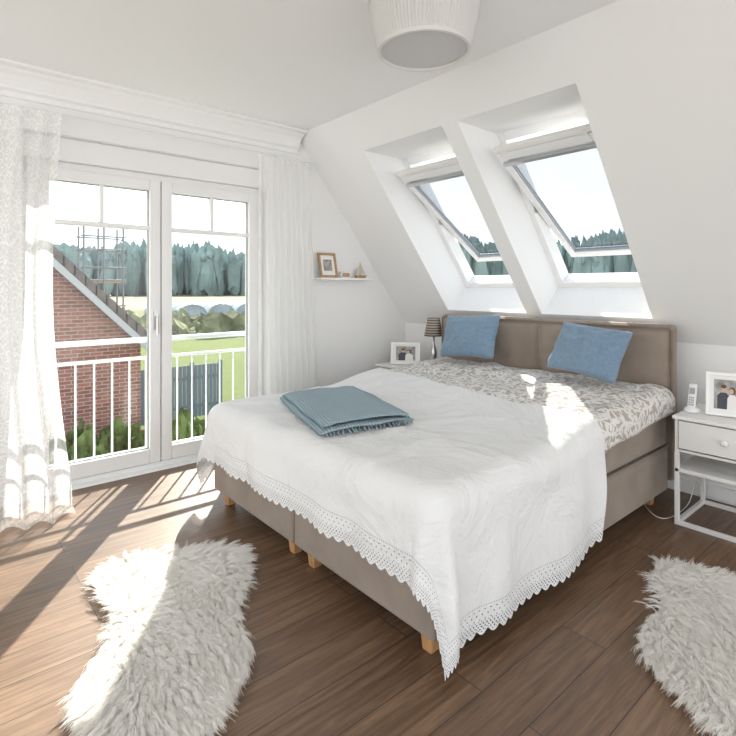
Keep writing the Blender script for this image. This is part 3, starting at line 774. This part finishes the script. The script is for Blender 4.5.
# ------------------------------------------------------------------ sheepskins
def chaikin(P,n=3):
    for _ in range(n):
        Q=[]
        for i in range(len(P)):
            a=P[i];b=P[(i+1)%len(P)]
            Q+=[(a[0]*.75+b[0]*.25,a[1]*.75+b[1]*.25),(a[0]*.25+b[0]*.75,a[1]*.25+b[1]*.75)]
        P=Q
    return P
def inside(P,X,Y):
    P=np.array(P); r=np.zeros(len(X),bool); j=len(P)-1
    for i in range(len(P)):
        xi,yi=P[i];xj,yj=P[j]
        c=((yi>Y)!=(yj>Y))&(X<(xj-xi)*(Y-yi)/(yj-yi+1e-12)+xi); r^=c; j=i
    return r
def rug(poly,seed,cnt,flow):
    R_=np.random.default_rng(seed)
    P=chaikin(poly,2); cx_=sum(p[0] for p in P)/len(P); cy_=sum(p[1] for p in P)/len(P)
    R=root('sheepskin_rug',(cx_,cy_,0))
    P=[(cx_+(p[0]-cx_)*.955,cy_+(p[1]-cy_)*.955) for p in P]
    g=G(); n=len(P); rings=[(.96,.001),(.96,.006),(.90,.014),(.7,.018),(.35,.02)]
    for k,z in rings:
        g.v+=[(cx_+(p[0]-cx_)*k,cy_+(p[1]-cy_)*k,z) for p in P]
    for k in range(len(rings)-1):
        for i in range(n):
            j=(i+1)%n; g.f.append((k*n+i,k*n+j,(k+1)*n+j,(k+1)*n+i))
    g.f.append(tuple((len(rings)-1)*n+i for i in range(n)))
    g.build('hide',M['hide'],R,smooth=True)
    xa,xb=min(p[0] for p in P),max(p[0] for p in P); ya,yb=min(p[1] for p in P),max(p[1] for p in P)
    X=R_.uniform(xa,xb,cnt*3);Y=R_.uniform(ya,yb,cnt*3); m=inside(P,X,Y); X=X[m][:cnt];Y=Y[m][:cnt]; n=len(X)
    ns_=int((xb-xa)*(yb-ya)*7000)
    CX=R_.uniform(xa,xb,ns_);CY=R_.uniform(ya,yb,ns_)
    from mathutils.kdtree import KDTree
    kd=KDTree(ns_)
    for i in range(ns_): kd.insert((CX[i],CY[i],0),i)
    kd.balance()
    idx=np.array([kd.find((X[i],Y[i],0))[1] for i in range(n)])
    ox=CX-cx_; oy=CY-cy_
    ang=np.array([noise.noise(Vector((CX[i]*2.6,CY[i]*2.6,seed)))*4+.8*noise.noise(Vector((CX[i]*11,CY[i]*11,seed+5))) for i in range(ns_)])
    ml=max(np.hypot(ox,oy))
    fxv=ox/ml*1.2+flow[0]*.6+np.cos(ang)*.4+R_.normal(0,.14,ns_); fyv=oy/ml*1.2+flow[1]*.6+np.sin(ang)*.4+R_.normal(0,.14,ns_)
    fl=np.hypot(fxv,fyv)+1e-6; fxv/=fl; fyv/=fl
    clen=R_.uniform(.045,.085,ns_); lift=R_.uniform(.15,.5,ns_)
    L=clen[idx]*R_.uniform(.75,1.15,n)
    tipx=CX[idx]+fxv[idx]*L*np.cos(lift[idx]); tipy=CY[idx]+fyv[idx]*L*np.cos(lift[idx]); tipz=.020+L*np.sin(lift[idx])*.7
    fx2=X+fxv[idx]*L*.9; fy2=Y+fyv[idx]*L*.9
    K=6; pos=np.zeros((n,K,3)); jit=R_.normal(0,.0045,(n,3))
    for k in range(K):
        t=k/(K-1); w=.45*t**1.2
        px=X+(fx2-X)*t**1.2; py=Y+(fy2-Y)*t**1.2; pz=.010+(tipz-.010)*(t**.6)
        qx=CX[idx]+(tipx-CX[idx])*t**1.2; qy=CY[idx]+(tipy-CY[idx])*t**1.2
        cu=.0018*np.sin(t*7+idx)
        pos[:,k,0]=px*(1-w)+qx*w+jit[:,0]*t+cu; pos[:,k,1]=py*(1-w)+qy*w+jit[:,1]*t+cu; pos[:,k,2]=np.maximum(.004,pz-.010*max(0,t-.7)/.3+jit[:,2]*t)
    hc=bpy.data.hair_curves.new('wool'); hc.add_curves([K]*n)
    hc.attributes['position'].data.foreach_set('vector',pos.astype(np.float32).ravel())
    rad=np.tile(np.linspace(.0009,.0003,K),n).astype(np.float32)
    at=hc.attributes.get('radius') or hc.attributes.new('radius','FLOAT','POINT')
    at.data.foreach_set('value',rad)
    hc.materials.append(M['wool'])
    o=bpy.data.objects.new('wool',hc); COL.objects.link(o); par(o,R)
rug([(-2.62,.66),(-2.53,.89),(-2.368,1.175),(-2.2,1.13),(-2.022,1.031),(-1.87,.90),(-1.63,.885),(-1.50,.70),(-1.40,.60),(-1.46,.42),(-1.66,.33),(-1.86,.345),(-1.99,.43),(-2.12,.585),(-2.31,.53),(-2.50,.54)],3,72000,(.6,-.3))
rug([(-.985,2.59),(-.80,2.69),(-.58,2.71),(-.36,2.62),(-.22,2.35),(-.15,2.0),(-.25,1.73),(-.463,1.70),(-.56,1.78),(-.67,1.83),(-.77,1.91),(-.82,2.05),(-.81,2.225),(-.90,2.42)],8,55000,(.2,-.6))

# ------------------------------------------------------------------ outdoors
GZ=-2.9
g=G(); g.v=[(-900,-600,GZ),(-4.6,-600,GZ),(-4.6,900,GZ),(-900,900,GZ)]; g.f=[(0,1,2,3)]; g.build('meadow_ground',M['ground'])
nh=root('neighbour_brick_house',(-13,0,GZ))
RYr,RZr=-.6,4.75; EY,EZ=4.05,.05
G().prism([(-5.0,GZ),(3.85,GZ),(3.85,.15),(RYr,RZr-.12),(-5.0,.25)],'x',-21,-13).build('gable_walls',M['brick'],nh)
g=G(); 
for sgn in (1,-1):
    ey=EY if sgn>0 else 2*RYr-EY
    g.prism([(RYr,RZr),(ey,EZ),(ey,EZ-.2),(RYr,RZr-.2)],'x',-21.4,-12.65)
g.build('roof',M['tile'],nh)
g=G()
nt_=22
for i in range(nt_):
    a=i/nt_; b=(i+1.12)/nt_
    ya,za=RYr+(EY-RYr)*a,RZr+(EZ-RZr)*a; yb,zb=RYr+(EY-RYr)*b,RZr+(EZ-RZr)*b
    g.hexa([(-12.75,ya,za-.20),(-12.6,ya,za-.20),(-12.6,yb,zb-.18),(-12.75,yb,zb-.18),(-12.75,ya,za+.03),(-12.6,ya,za+.03),(-12.6,yb,zb+.07),(-12.75,yb,zb+.07)])
g.build('verge_tiles',M['verge'],nh)
g=G(); g.hexa([(-12.64,RYr,RZr-.40),(-12.61,RYr,RZr-.40),(-12.61,EY,EZ-.40),(-12.64,EY,EZ-.40),(-12.64,RYr,RZr-.2),(-12.61,RYr,RZr-.2),(-12.61,EY,EZ-.2),(-12.64,EY,EZ-.2)]); g.build('verge_board',M['greyp'],nh)
g=G()
for i in range(28):
    x=-12.8-i*.3; g.cyl((x,RYr,RZr+.02),(x,EY,EZ+.02),.05,6)
g.build('tile_ribs',M['tile'],nh)
g=G(); g.cyl((-21.4,EY+.06,EZ-.12),(-12.65,EY+.06,EZ-.12),.07,10).cyl((-12.9,EY+.02,GZ),(-12.9,EY+.06,EZ-.12),.045,8); g.build('gutter',M['greyp'],nh)
sf=root('scaffolding',(-22.3,5,GZ)); g=G()
for x in (-22.7,-21.8):
    for y in (4.4,5.1,5.8): g.cyl((x,y,GZ),(x,y,3.7),.04,6)
    for z in (-.9,.6,1.6,2.1,2.8,3.3): g.cyl((x,4.3,z),(x,5.9,z),.03,6)
for y in (4.4,5.1,5.8):
    for z in (-.9,1.6,2.8): g.cyl((-22.7,y,z),(-21.8,y,z),.03,6)
g.cyl((-21.8,4.4,.6),(-21.8,5.8,3.3),.028,6)
g.build('tubes',M['scaf'],sf)
g=G(); g.box((-22.7,4.4,1.5),(-21.8,5.8,1.56)); g.build('decking',M['frameoak'],sf)
fn=root('garden_fence',(-16,5.7,GZ)); g=G(); y=4.5
while y<7.2:
    g.box((-16.03,y,GZ+.1),(-16.0,y+.10,GZ+1.75)); y+=.125
g.box((-16.06,4.5,GZ+.4),(-16.03,7.2,GZ+.5)).box((-16.06,4.5,GZ+1.3),(-16.03,7.2,GZ+1.4)); g.build('slats',M['fence'],fn)
g=G()
for y in (4.45,5.3,6.25,7.2): g.box((-16.08,y,GZ),(-15.98,y+.1,GZ+1.85))
g.build('posts',M['fence'],fn)
import bmesh
_T={}
def template(sub):
    if sub not in _T:
        bm=bmesh.new(); bmesh.ops.create_icosphere(bm,subdivisions=sub,radius=1)
        _T[sub]=([tuple(v.co) for v in bm.verts],[tuple(v.index for v in f.verts) for f in bm.faces]); bm.free()
    return _T[sub]
def blobs(name,items,mat,sub=2,rough=.35):
    tv,tf=template(sub); V=[];F=[]
    for (x,y,z,rx,ry,rz) in items:
        b=len(V)
        for (a,c,e) in tv:
            k=1+rough*noise.noise(Vector((a*2+x,c*2+y,e*2+z*3)))+rough*.6*noise.noise(Vector((a*6+x,c*6,e*6+y)))
            V.append((x+a*rx*k,y+c*ry*k,max(GZ-.05,z+e*rz*k)))
        F+=[tuple(b+i for i in f) for f in tf]
    me=bpy.data.meshes.new(name); me.from_pydata(V,[],F); me.update(); me.materials.append(mat)
    o=bpy.data.objects.new(name,me); COL.objects.link(o); return o
items=[]
for i in range(620):
    az=math.radians(-15+ i*(125/620)+random.uniform(-.2,.2))
    t=ss(math.radians(42),math.radians(52),az)
    dist=(300*(1-t)+160*t)*random.uniform(.96,1.08)
    el=(.078*(1-t)+.092*t)*random.uniform(.93,1.05)+.005*math.sin(az*23)+.004*math.sin(az*51)
    hgt=el*dist+H-GZ
    w=dist*.0085*random.uniform(.8,1.3)
    x,y=-math.cos(az)*dist,math.sin(az)*dist
    items.append((x,y,GZ+hgt*.42,w*1.2,w*1.2,hgt*.48))
    for _ in range(3):
        cw=w*random.uniform(.4,.75)
        items.append((x+random.uniform(-w,w)*.9,y+random.uniform(-w,w)*.9,GZ+hgt*random.uniform(.5,.88),cw,cw,hgt*random.uniform(.09,.15)))
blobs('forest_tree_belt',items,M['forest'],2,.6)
items=[]
for i in range(420):
    az=math.radians(random.uniform(3,60)); d=random.uniform(46,64)
    items.append((-math.cos(az)*d,math.sin(az)*d,GZ+.1,random.uniform(.6,1.5),random.uniform(.6,1.5),random.uniform(.4,1.5)))
blobs('meadow_shrubs',items,M['shrub2'],2,.8)
items=[]
for i in range(110):
    items.append((random.uniform(-12.2,-11.2),random.uniform(1.8,5.0),GZ+random.uniform(.2,.8),random.uniform(.15,.30),random.uniform(.15,.30),random.uniform(.22,.45)))
blobs('garden_shrubs',items,M['shrub'],3,1.1)
pt=root('polytunnel_greenhouse',(-78,36,GZ)); g=G(); g2=G()
for k in range(4):
    yc=30+k*4.6; prof=[(yc+2.2*math.cos(math.pi*i/12),GZ+.1+1.6*math.sin(math.pi*i/12)) for i in range(13)]
    g.prism([(yc+2.2,GZ)]+prof+[(yc-2.2,GZ)],'x',-92,-76)
    for j in range(6):
        x=-76+.03-j*3
        for i in range(12):
            g2.cyl((x,prof[i][0],prof[i][1]+.02),(x,prof[i+1][0],prof[i+1][1]+.02),.06,6)
g.build('film_tunnels',M['polyfilm'],pt); g2.build('hoops',M['greyp'],pt)

# ------------------------------------------------------------------ light, world, camera
w=bpy.data.worlds.new('World'); sc.world=w; w.use_nodes=True; nt=w.node_tree; nt.nodes.clear()
o=nt.nodes.new('ShaderNodeOutputWorld'); bg=nt.nodes.new('ShaderNodeBackground'); tc=nt.nodes.new('ShaderNodeTexCoord'); sp=nt.nodes.new('ShaderNodeSeparateXYZ')
r=nt.nodes.new('ShaderNodeValToRGB'); e=r.color_ramp.elements
e[0].position=0; e[0].color=(1,.985,.97,1); e[1].position=.9; e[1].color=(.70,.82,1,1)
k=e.new(.25); k.color=(.92,.96,1,1)
nt.links.new(tc.outputs['Generated'],sp.inputs[0]); nt.links.new(sp.outputs[2],r.inputs[0]); nt.links.new(r.outputs[0],bg.inputs[0]); nt.links.new(bg.outputs[0],o.inputs[0])
bg.inputs[1].default_value=2.1
s=bpy.data.lights.new('sun','SUN'); s.energy=15; s.angle=.009; s.color=(1,.94,.85)
so=bpy.data.objects.new('sun',s); COL.objects.link(so)
el=math.radians(32); az=math.radians(36)
d=Vector((math.cos(az)*math.cos(el),-math.sin(az)*math.cos(el),-math.sin(el)))
so.rotation_euler=d.to_track_quat('-Z','Y').to_euler(); so.location=(-8,8,9)
cam=bpy.data.cameras.new('camera'); co=bpy.data.objects.new('camera',cam); COL.objects.link(co)
cam.sensor_width=36; cam.lens=36*513/736; cam.shift_y=-80/736; cam.clip_end=3000; cam.clip_start=.05
co.location=(0,0,H); co.rotation_euler=(math.radians(90),0,math.radians(49.6))
sc.camera=co
